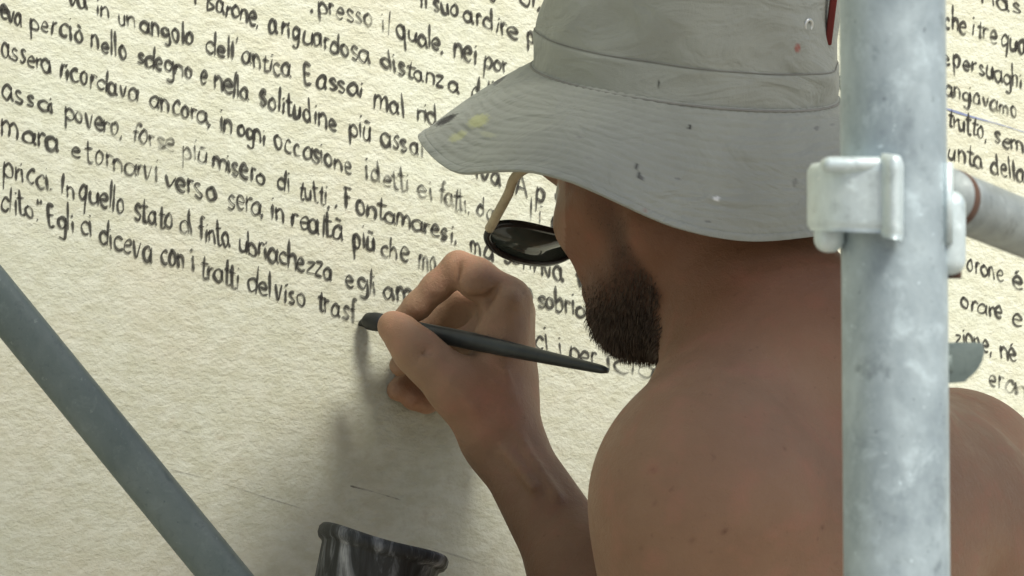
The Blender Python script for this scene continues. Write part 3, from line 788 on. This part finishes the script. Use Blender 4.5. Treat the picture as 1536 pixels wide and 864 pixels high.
# ------------------------------------------------------------------ bucket hat
HAX = unit((.11, .98, -.19))
h1 = unit(np.array([-1, 0, 0]) - HAX * (np.array([-1, 0, 0]) @ HAX)); h2 = unit(np.array([0, 0, -1.0]) - HAX * (-HAX[2])); h2 = unit(h2 - h1 * (h1 @ h2))
HC = Q(1028, 124, .0)
KA = np.array([0, 20, 32, 45, 60, 72, 82, 92, 110, 130, 150, 180, 225, 270, 320, 360])
KD = np.array([41, 45, 42, 36, 30, 37, 51, 59, 61, 56, 50, 48, 44, 42, 41, 40])
def droop(deg):
    d = np.asarray(deg) % 360; v = 0
    for o_ in (-6, -3, 0, 3, 6): v = v + np.interp((d + o_) % 360, KA, KD)
    return np.radians(v / 5)
RB = .0995
def hat_pt(th, r, z): return HC + (h1 * math.cos(th) + h2 * math.sin(th)) * r + HAX * z
NT_ = 360
def wob(th, z): return .0016 * math.sin(3 * th + 40 * z) + .0013 * math.sin(7 * th + 1 + 60 * z) + .0020 * math.sin(2 * th - 25 * z + 2) + .0007 * math.sin(11 * th - 130 * z)
def lathe(rows, closed_top=False):
    V = [p for row in rows for p in row]; n = len(rows[0]); Fc = []
    for i in range(len(rows) - 1):
        for k in range(n): Fc.append((i * n + k, i * n + (k + 1) % n, (i + 1) * n + (k + 1) % n, (i + 1) * n + k))
    if closed_top: Fc.append(tuple((len(rows) - 1) * n + k for k in range(n)))
    return np.array(V), Fc
ths = [2 * math.pi * k / NT_ for k in range(NT_)]
prof = [(RB - .0028, -.004), (RB - .0012, .0)] + [(RB - .0012 - .06 * z - .2 * z * z * 3, z) for z in np.linspace(.002, .085, 42)]
rt = prof[-1][0]
prof += [(rt - .003, .0885), (rt - .008, .091)] + [(x, .0925 + .004 * (1 - x / rt)) for x in np.linspace(rt - .012, .004, 14)]
rows = [[hat_pt(t, r + (wob(t, z) * min(1, max(0, z) / .02)), z) for t in ths] for r, z in prof]
cV, cF = lathe(rows, True)
cW = cf2w(cV)
def add_solid(o, th):
    md = o.modifiers.new('thickness', 'SOLIDIFY'); md.thickness = th; md.offset = -1
STAINS = [  # px, py, rx, ry, angle, colour, strength
 (988, 126, 3.6, 3.6, 0, (.02, .02, .02), 1), (1033, 193, 3.2, 3.2, 0, (.03, .03, .03), 1), (1194, 72, 5, 6, 0, (.30, .07, .05), .75),
 (672, 184, 17, 4.5, -28, (.02, .02, .02), 1), (752, 124, 13, 3, -40, (.08, .08, .08), .8), (720, 185, 16, 9, -20, (.50, .52, .20), .55), (690, 208, 14, 6, -25, (.52, .54, .24), .5),
 (735, 205, 12, 4, 10, (.5, .52, .3), .3), (955, 258, 2.6, 11, -8, (.06, .06, .06), .95), (961, 270, 6, 2.2, 15, (.10, .10, .10), .7), (1015, 270, 4, 3, 0, (.15, .15, .15), .7),
 (882, 240, 6, 2, 10, (.2, .2, .2), .4), (870, 210, 7, 1.8, 8, (.2, .2, .2), .4), (1073, 299, 6, 3, 0, (.75, .76, .74), .9), (1060, 333, 5, 3, 0, (.12, .12, .12), .6),
 (963, 318, 4, 3, 0, (.3, .16, .14), .5), (1190, 275, 3, 7, 10, (.12, .12, .12), .5), (1222, 195, 4, 4, 0, (.15, .15, .15), .6), (1000, 60, 3, 3, 0, (.2, .2, .2), .3), (1245, 190, 4, 3, 0, (.2, .2, .2), .5)]
def stain_attr(o, W, cfV):
    x, y = toimg(W); near = (cfV - HC) @ h2 > -.02
    col = np.tile(np.array([.320, .336, .298]), (len(W), 1)); al = np.zeros(len(W))
    for (px, py, rx, ry, an, c, s_) in STAINS:
        ca, sa = math.cos(R(an)), math.sin(R(an)); dx, dy = x - px, y - py
        q = ((dx * ca + dy * sa) / rx) ** 2 + ((-dx * sa + dy * ca) / ry) ** 2
        q = q * (1 + .35 * np.sin(dx * .9 + py) * np.sin(dy * 1.1 + px))
        a = np.clip(1.6 - 1.1 * q, 0, 1) * s_ * near
        u = a > al; col[u] = c; al = np.maximum(al, a)
    set_attr(o, 'stain', np.concatenate([col, al[:, None]], 1))
hat = mesh_obj('bucket_hat', cW, flip(cF), M_hat, root, base=cf2w(HC))
stain_attr(hat, cW, cV); add_solid(hat, .0015)
# band with its two seams
prof = [(RB + .0003, .0005), (RB + .0014, .0012)] + [(RB + .0014 - .06 * z, z) for z in np.linspace(.002, .022, 9)] + [(RB - .0012, .0232)]
rows = [[hat_pt(t, r + wob(t, z) * min(1, z / .02), z) for t in ths] for r, z in prof]
v, f = lathe(rows); o = mesh_obj('hat_band', cf2w(v), flip(f), M_hat, hat); stain_attr(o, cf2w(v), v)
# brim with rows of stitching
NR = 150; rows = []; blen = .089
for i in range(NR):
    t_ = i / (NR - 1); row = []
    for th in ths:
        dg = math.degrees(th); dl = float(droop(dg)); L = blen * (1 + .02 * math.sin(2 * th + .4))
        s_ = t_ * L
        dloc = dl * (1.0 - .22 * (1 - t_)) if True else dl
        wv = .0030 * math.sin(5 * th + 1.2) * t_ ** 2 + .0018 * math.sin(9 * th + .3) * t_ ** 2
        st = .00021 * sstep(np.array(math.cos(th - 1.6)), -.3, .55) * math.cos(2 * math.pi * t_ * 15) * (1 if .04 < t_ < .97 else 0)
        rad = h1 * math.cos(th) + h2 * math.sin(th)
        nr = rad * math.sin(dloc) + HAX * math.cos(dloc)
        lip = (.0009 if t_ > .955 else 0) + .00035 * math.sin(th * 96 + 2 * math.sin(th * 7)) * math.exp(-t_ * 14)
        row.append(HC + rad * (RB + s_ * math.cos(dloc)) - HAX * (s_ * math.sin(dloc) + .0) + nr * (wv + st + lip))
    rows.append(row)
v, f = lathe(rows); bw = cf2w(v)
brim = mesh_obj('brim', bw, f, M_hat, hat); stain_attr(brim, bw, v); add_solid(brim, .0022)
# seam threads
def ring_path(r, z): return np.array([cf2w(hat_pt(t, r + wob(t, z) * min(1, max(0, z) / .02), z)) for t in ths[::2]])
def closed_tube(path, r, n=6):
    v, f = tube(np.vstack([path, path[:1]]), r, n, False); return v, f
for (r, z, w_) in ((RB + .0032, .0002, .0009), (RB - .0008, .0236, .00035)):
    v, f = closed_tube(ring_path(r, z), w_); mesh_obj('seam', v, f, M_thread, hat)
# eyelets: one on each side, the near one on the right
def eyelet(px, py):
    best = None
    x, y = toimg(cW); dd = (x - px) ** 2 + (y - py) ** 2 + 1e6 * ((cV - HC) @ h2 < 0)
    i = int(np.argmin(dd)); p = cV[i]; nr = unit((p - HC) - HAX * ((p - HC) @ HAX)); a = unit(np.cross(nr, HAX))
    ring = np.array([cf2w(p + nr * .0012 + (a * math.cos(q) + HAX * math.sin(q)) * .0036) for q in np.linspace(0, 2 * math.pi, 29)[:-1]])
    v, f = closed_tube(ring, .0012, 8); e = mesh_obj('eyelet', v, f, M_eyelet, hat)
    disc = np.array([cf2w(p + nr * .0009 + (a * math.cos(q) + HAX * math.sin(q)) * .0032) for q in np.linspace(0, 2 * math.pi, 21)[:-1]])
    back = np.array([cf2w(p - nr * .0004 + (a * math.cos(q) + HAX * math.sin(q)) * .0032) for q in np.linspace(0, 2 * math.pi, 21)[:-1]])
    n = 20; Fc = [tuple(range(n)), tuple(range(2 * n - 1, n - 1, -1))] + [(i_, i_ + n, (i_ + 1) % n + n, (i_ + 1) % n) for i_ in range(n)]
    mesh_obj('eyelet_hole', np.vstack([disc, back]), Fc, M_hole, hat)
eyelet(1210, 35)
# small dark red loop on the right side of the crown
lp = [hat_pt(R(171), RB - .004, z) for z in np.linspace(.030, .075, 10)]
tv = []; 
v, f = rbox((-.003, -.022, -.001), (.003, .022, .002), lambda a, b, c: cf2w(hat_pt(R(158), RB - .006, .062) + unit(np.cross(h1, HAX)) * a + HAX * b - h1 * c * 1.5), r=.0008)
mesh_obj('hat_loop', v, f, M_redtag, hat)

# ------------------------------------------------------------------ sunglasses
gl = empty('sunglasses', QW(790, 365, .03), 'dark sunglasses with a black rim and light bamboo temples, low on the man\'s face', 'sunglasses')
m, t, p = mat('smoked_lens'); p.inputs['Base Color'].default_value = (.018, .026, .022, 1); p.inputs['Roughness'].default_value = .06
p.inputs['Specular IOR Level'].default_value = .7; M_glass = m
g_ = N(t); g_.link(g_.ramp(g_.noise(30), [(.3, (.022, .030, .027)), (.7, (.050, .062, .054))]), p.inputs['Base Color'])
# lens curve in the picture: outer hinge upper left, lens seen from behind; the inner end goes behind the cheek
gA = Q(737, 343, .010); gB = Q(872, 366, .075)               # hinge end and nose end
gx = unit(gB - gA); gw = np.linalg.norm(gB - gA)
gy = unit(np.array([.25, .62, -.74])); gy = unit(gy - gx * (gx @ gy)); gn = np.cross(gx, gy)
def lens_outline(n, s=1.0):
    pts = []
    for k in range(n):
        a = 2 * math.pi * k / n
        x_ = .5 + .5 * s * math.copysign(abs(math.cos(a)) ** .75, math.cos(a)); y_ = math.copysign(abs(math.sin(a)) ** .85, math.sin(a)) * (.5 * s)
        pts.append((x_ * gw, y_ * .031 - .003 - .004 * (x_ - .5)))
    return pts
def lp3(x_, y_, h=0): return gA + gx * x_ + gy * y_ + gn * (h - .006 * (1 - ((x_ / gw - .5) * 2) ** 2))
for side in (0, 1):
    def mp(x_, y_, h=0, side=side):
        q = lp3(x_, y_, h)
        if side: # mirrored about the nose
            c0 = gB + gx * .009; q = q - 2 * gx * ((q - c0) @ gx)
        return q
    ol = lens_outline(44)
    rim = np.array([cf2w(mp(a, b)) for a, b in ol]); v, f = closed_tube(rim, .0026, 10)
    fr = mesh_obj('rim', v, f, M_frame, gl)
    il = [(a, b) for a, b in lens_outline(44, .97)]
    n = 44; fr1 = [mp(a, b, -.0007) for a, b in il]; fr2 = [mp(a, b, .0007) for a, b in il]
    c1 = mp(gw * .5, -.006, -.0007); c2 = mp(gw * .5, -.006, .0007)
    V = fr1 + fr2 + [c1, c2]; Fc = []
    for k in range(n):
        k2 = (k + 1) % n
        Fc += [(k, k2, 2 * n), (n + k2, n + k, 2 * n + 1), (k, n + k, n + k2, k2)]
    mesh_obj('lens', cf2w(np.array(V)), Fc, M_glass, gl)
    # temple arm from the hinge back over the ear
    a0 = mp(-.001, -.001)
    if side == 0: pth = [a0, Q(748, 318, -.004), Q(762, 292, -.012), Q(776, 262, -.022), Q(820, 240, -.040), hd(.0, .082, .012), hd(-.02, .082, -.002)]
    else: pth = [a0, hd(.085, -.078, .01), hd(.03, -.083, .016), hd(.0, -.082, .012), hd(-.02, -.082, -.002)]
    pth = catmull(np.array(pth), 8)
    v, f = tube(cf2w(pth), [.0033] * len(pth), 10)
    mesh_obj('temple', v, f, M_temple, gl)
v, f = tube(cf2w(catmull(np.array([lp3(gw * .97, .006), gB + gx * .009 + gy * .010, lp3(gw * .97, .006) + gx * (.018 + .0014)]), 6)), .0024, 8)
mesh_obj('bridge', v, f, M_frame, gl)

# ------------------------------------------------------------------ brush
b0 = QW(545, 487, .248); b1 = QW(578, 484, .233); bE = QW(912, 556, .140)
br = empty('paintbrush', b0, 'thin dark paintbrush held in the man\'s right hand, its tip on the wall', 'brush')
def along(t): return QW(578 + (912 - 578) * t, 484 + (556 - 484) * t, .233 + (.140 - .233) * t)
tt = np.linspace(0, 1, 40)
rad = np.interp(tt, [0, .05, .2, .34, .55, .85, .97, 1], [.0050, .0052, .0058, .0064, .0056, .0040, .0032, .0018])
v, f = tube(np.array([along(t) for t in tt]), rad, 20); mesh_obj('handle', v, f, M_brush, br)
pp = np.array([QW(549, 483, .2475), QW(553, 482, .2455), QW(562, 482.5, .241), QW(572, 484, .236), QW(579, 484.5, .2325)])
v, f = tube(pp, [.0045, .0062, .0068, .0066, .0054], 20); mesh_obj('ferrule', v, f, M_bristle, br)
pp = np.array([QW(538, 487, .2505), QW(541, 485.5, .2500), QW(545, 484, .2490), QW(550, 483, .2465)])
v, f = tube(pp, [.0010, .0022, .0032, .0042], 14); mesh_obj('bristles', v, f, M_bristle, br)

# ------------------------------------------------------------------ paint cup
m, t, p = mat('paint_smeared_plastic'); g_ = N(t)
mp_ = g_.node('ShaderNodeMapping'); mp_.inputs['Scale'].default_value = (1, 1, .16); g_.link(g_.pos(), mp_.inputs[0])
n1 = g_.noise(62, 5, .68, mp_.outputs[0], dist=.9); n2 = g_.noise(30, 4, .6)
col = g_.ramp(n1, [(.40, (.010, .011, .011)), (.51, (.030, .034, .036)), (.58, (.13, .14, .15)), (.71, (.44, .46, .47))])
col = g_.mix(g_.mrange(n2, .40, .56, .75, 0), col, (.012, .014, .014))
g_.link(col, p.inputs['Base Color']); p.inputs['Roughness'].default_value = .6
g_.link(g_.bump(n1, .5, .003), p.inputs['Normal']); M_cup = m
cup_l = []
ctop = Q(577, 812, .12)
CAX2 = unit(np.array([.27, .96, .12]))
k1 = unit(np.cross(CAX2, (0, 0, 1.0))); k1 = k1 if k1[0] > 0 else -k1; k2 = unit(np.cross(CAX2, k1)); k2 = k2 if k2[2] < 0 else -k2
prof = [(.0, -.105), (.030, -.105), (.034, -.103), (.0415, -.012), (.0425, -.010), (.0450, -.0085), (.0462, -.006), (.0462, -.002), (.0448, .0), (.0430, .0), (.0415, -.002), (.0402, -.012), (.0335, -.098), (0, -.099)]
rows = []
for r, z in prof:
    rows.append([ctop + CAX2 * (z + (.0012 * math.sin(3 * a) if z > -.02 else 0)) + (k1 * math.cos(a) + k2 * math.sin(a)) * max(r, .0005) for a in np.linspace(0, 2 * math.pi, 65)[:-1]])
v, f = lathe(rows)
cup = empty('paint_cup', cf2w(ctop - CAX2 * .105), 'black plastic cup smeared with dried grey paint, held below the writing hand', 'cup')
mesh_obj('cup_shell', cf2w(v), flip(f), M_cup, cup)
v, f = lathe([[ctop + CAX2 * -.045 + (k1 * math.cos(a) + k2 * math.sin(a)) * r for a in np.linspace(0, 2 * math.pi, 33)[:-1]] for r in (.037, .02, .001)])
mesh_obj('paint', cf2w(v), flip(f), M_bristle, cup)

# ------------------------------------------------------------------ scaffold tubes in front
ZP = -.95                                                    # depth of the near upright
pA = QW(1333.5, -700, ZP); pB = QW(1345.5, 900, ZP)
pdir = unit(pB - pA)
foot = pA + pdir * ((.70 - pA[2]) / pdir[2])
hp = np.array([foot + (pA - foot) * t for t in np.linspace(0, 1.15, 60)])
v, f = tube(hp, .0240, 64)
o = mesh_obj('scaffold_pole', v, f, M_pole, base=foot)
tag(o, 'thick galvanised steel scaffold pole standing upright in front of the man', 'pole')
# coupler: pressed jaw on the left, plate on the right
cl = empty('scaffold_coupler', QW(1338, 320, ZP), 'pale zinc scaffold coupler clamped round the upright pole beside the hat brim', 'coupler')
def pm(px, py, h):  return QW(px, py, ZP) - FW * h
def pxbox(x0, x1, y0, y1, h0, h1_, r):
    s = (D0 + ZP) * TAN / 768
    def mpf(a, b, c): return QW(768, 432, ZP) + RT * a - UPV * b - FW * c
    return rbox(((x0 - 768) * s, (y0 - 432) * s, h0), ((x1 - 768) * s, (y1 - 432) * s, h1_), mpf, r, 4)
def strap(pts, h, th, name, mt, y0, y1, bulge=0):
    """bent plate: pts are (px, depth toward camera) along the bend, swept over the height y0..y1"""
    P = catmull(np.array(pts, float), 8); n = len(P)
    tg = np.gradient(P * np.array([.0003, 1]), axis=0); tg /= np.linalg.norm(tg, axis=1)[:, None]
    nr = np.stack([-tg[:, 1], tg[:, 0]], 1); V = []; Fc = []
    ys = np.linspace(0, 1, 13)
    for j, yy in enumerate(ys):
        ed = 1 - .0 * abs(2 * yy - 1)
        for sgn in (-.5, .5):
            for i in range(n):
                t_ = i / (n - 1)
                ya = y0[0] + (y0[1] - y0[0]) * t_; yb = y1[0] + (y1[1] - y1[0]) * t_
                q = P[i] * np.array([.0003008, 1]) + nr[i] * th * sgn * (1 - .55 * (abs(2 * yy - 1) > .97))
                V.append(QW(768, 432, ZP) + RT * (q[0] - 768 * .0003008) - UPV * ((ya + (yb - ya) * yy - 432) * .0003008) - FW * (q[1] + bulge * (1 - (2 * yy - 1) ** 2)))
    m_ = len(ys)
    def id_(j, s_, i): return (j * 2 + s_) * n + i
    for j in range(m_ - 1):
        for i in range(n - 1):
            Fc.append((id_(j, 0, i), id_(j, 0, i + 1), id_(j + 1, 0, i + 1), id_(j + 1, 0, i)))
            Fc.append((id_(j, 1, i), id_(j + 1, 1, i), id_(j + 1, 1, i + 1), id_(j, 1, i + 1)))
        for i in (0, n - 1):
            Fc.append((id_(j, 0, i), id_(j + 1, 0, i), id_(j + 1, 1, i), id_(j, 1, i)))
    for i in range(n - 1):
        for j in (0, m_ - 1): Fc.append((id_(j, 0, i), id_(j, 1, i), id_(j, 1, i + 1), id_(j, 0, i + 1)))
    return mesh_obj(name, np.array(V), Fc, mt, cl)
# jaw: bends from beside the pole round to its front
strap([(1224, -.016), (1222, .004), (1232, .020), (1262, .0285), (1300, .0325), (1318, .034)], 0, .006, 'jaw', M_clamp, (247, 243), (345, 352))
strap([(1316, .034), (1324, .0395), (1332, .0405), (1338, .0345), (1341, .027)], 0, .004, 'jaw_lip', M_clamp, (233, 240), (358, 364))
v, f = pxbox(1221, 1264, 322, 379, -.006, .014, .006); mesh_obj('hinge_lug', v, f, M_clamp, cl)
v, f = pxbox(1226, 1322, 238, 262, .010, .036, .0055); mesh_obj('jaw_rib', v, f, M_clamp, cl)
# band round the back of the pole
ring = [QW(1338.5, 300, ZP) + (RT * math.cos(a) + FW * math.sin(a)) * .0262 for a in np.linspace(R(-20), R(200), 30)]
V = []; Fc = []
for rr in (.0246, .0275):
    for yy in (-.018, .018):
        for a in np.linspace(R(-25), R(205), 30): V.append(QW(1338.5, 305, ZP) + (RT * math.cos(a) + FW * math.sin(a)) * rr + UPV * yy)
n = 30
for i in range(n - 1):
    for a_, b_ in ((0, 1), (3, 2), (2, 0), (1, 3)): Fc.append((a_ * n + i, a_ * n + i + 1, b_ * n + i + 1, b_ * n + i))
for i in (0, n - 1): Fc.append((0 * n + i, 1 * n + i, 3 * n + i, 2 * n + i))
mesh_obj('clamp_band', np.array(V), Fc, M_clamp, cl)
# right plate, its dark underside bolt, and the socket of the side rail
v, f = pxbox(1399, 1449, 286, 413, -.016, .006, .0068); mesh_obj('plate', v, f, M_clamp, cl)
bolt = [QW(1432, 396, ZP) + FW * .004, QW(1432, 418, ZP) + FW * .004]
v, f = tube(np.array(bolt), .0038, 6); mesh_obj('bolt', v, f, M_rust, cl)
# small blunt lug lower on the far side of the pole
lug = empty('locking_lug', QW(1440, 543, ZP + .05), 'small blunt grey lug behind the upright pole, above the man\'s right shoulder', 'lug')
s2 = (D0 + ZP + .05) * TAN / 768
poly = [(1340, 515), (1462, 514), (1474, 518), (1476, 532), (1468, 552), (1452, 568), (1436, 574), (1340, 574)]
pl = catmull(np.array(poly + poly[:1], float), 5)[:-1]
v, f = slab([tuple(q) for q in pl], .012, lambda a, b, h: QW(a, b, ZP + .03) + FW * h)
o = mesh_obj('lug_plate', v, f, M_brace, lug); bv = o.modifiers.new('bevel', 'BEVEL'); bv.width = .0022; bv.segments = 3; bv.limit_method = 'ANGLE'
v, f = tube(np.array([QW(1430, 545, ZP + .034), QW(1400, 548, ZP + .036)]), .006, 16); mesh_obj('stem', v, f, M_brace, lug)
# side rail going off to the right
rA = QW(1410, 292, ZP + .03); rB = QW(1560, 352, ZP + .12)
rd = unit(rB - rA); hp = np.array([rA + rd * t for t in np.linspace(0, 1.6, 60)])
v, f = tube(hp, .0136, 40)
o = mesh_obj('side_rail', v, f, M_rail, base=rA); tag(o, 'weathered grey steel rail running from the coupler off to the right', 'rail')
v, f = tube(np.array([rA + rd * .0085, rA + rd * .0125, rA + rd * .0145]), [.0138, .0140, .0137], 36); q = mesh_obj('rusty_end', v, f, M_rust, o)
# diagonal brace on the left, near the wall
ZB = -.10
d0 = QW(-210, 194, ZB); d1 = QW(340, 868, ZB - .01)
dd = unit(d1 - d0); s0 = d0 - dd * .9; L_ = (s0[2] - .70) / -dd[2]
hp = np.array([s0 + dd * t for t in np.linspace(0, L_, 60)])
# slightly flattened tube with a ridge
sideB = unit(np.cross(dd, FW)); V = []; n = 40; sc = .0147
for pnt in hp:
    for k in range(n):
        a = 2 * math.pi * k / n
        ca, sa = math.cos(a), math.sin(a)
        r_ = sc / (abs(ca) ** 2.6 + abs(sa) ** 2.6) ** (1 / 2.6)
        V.append(pnt + (sideB * ca + np.cross(dd, sideB) * sa * .8) * r_)
Fc = [(i * n + k, i * n + (k + 1) % n, (i + 1) * n + (k + 1) % n, (i + 1) * n + k) for i in range(len(hp) - 1) for k in range(n)] + [tuple(range(n)), tuple((len(hp) - 1) * n + k for k in range(n))]
brace = mesh_obj('diagonal_brace', np.array(V), Fc, M_brace, base=hp[-1]); tag(brace, 'dull grey green diagonal scaffold brace slanting across the lower left', 'brace')
hpnt = QW(265, 745, ZB - .012)
v, f = tube(np.array([hpnt + FW * .004, hpnt - FW * .0035]), [.0030, .0024], 12); mesh_obj('rivet', v, f, M_hole, brace)

# ------------------------------------------------------------------ deck the man stands on (below the picture)
fb = np.array(root.location)
for k in range(3):
    base = fb + WN * (.20 - .245 * k + .02)
    v, f = rbox((-1.6, -.12, -.045), (1.6, .12, 0), lambda a, b, c, base=base: np.array([base[0], base[1], .70]) + WU * a + WN * b + WV * c, r=.004)
    o = mesh_obj('deck_or_shade_plank', v, f, M_plank, smooth=False, base=(base[0], base[1], .655))
    tag(o, 'long weathered scaffold plank under the man\'s feet', 'plank', 'planks of the scaffold deck')

# unseen planks, added above the picture to keep the sun off the man's back
for k in range(4):
    d = 1.19 + .122 + .205 * k
    b0_ = np.array([WALL_P[0], WALL_P[1], 3.40]) + WN * (d - .02)
    v, f = rbox((-2.6, -.10, 0), (.60, .10, .045), lambda a, b, c, b0_=b0_: b0_ + WU * a + WN * b + WV * c, r=.004)
    o = mesh_obj('deck_or_shade_plank', v, f, M_plank, smooth=False, base=b0_)
    tag(o, 'weathered unseen plank added above the man to shade him', 'plank', 'unseen shading planks added above the man')


base_ = np.array([WALL_P[0], WALL_P[1], 3.40]) + WN * (1.19 - .075)  # extra unseen plank, added to darken the left of the wall
v, f = rbox((-2.6, -.065, .002), (.0, .065, .045), lambda a, b, c: base_ + WU * a + WN * b + WV * c, r=.004)
o = mesh_obj('deck_or_shade_plank', v, f, M_plank, smooth=False, base=base_)
tag(o, 'narrow shorter unseen plank added above the man to darken the left of the wall', 'plank', 'unseen shading planks added above the man')
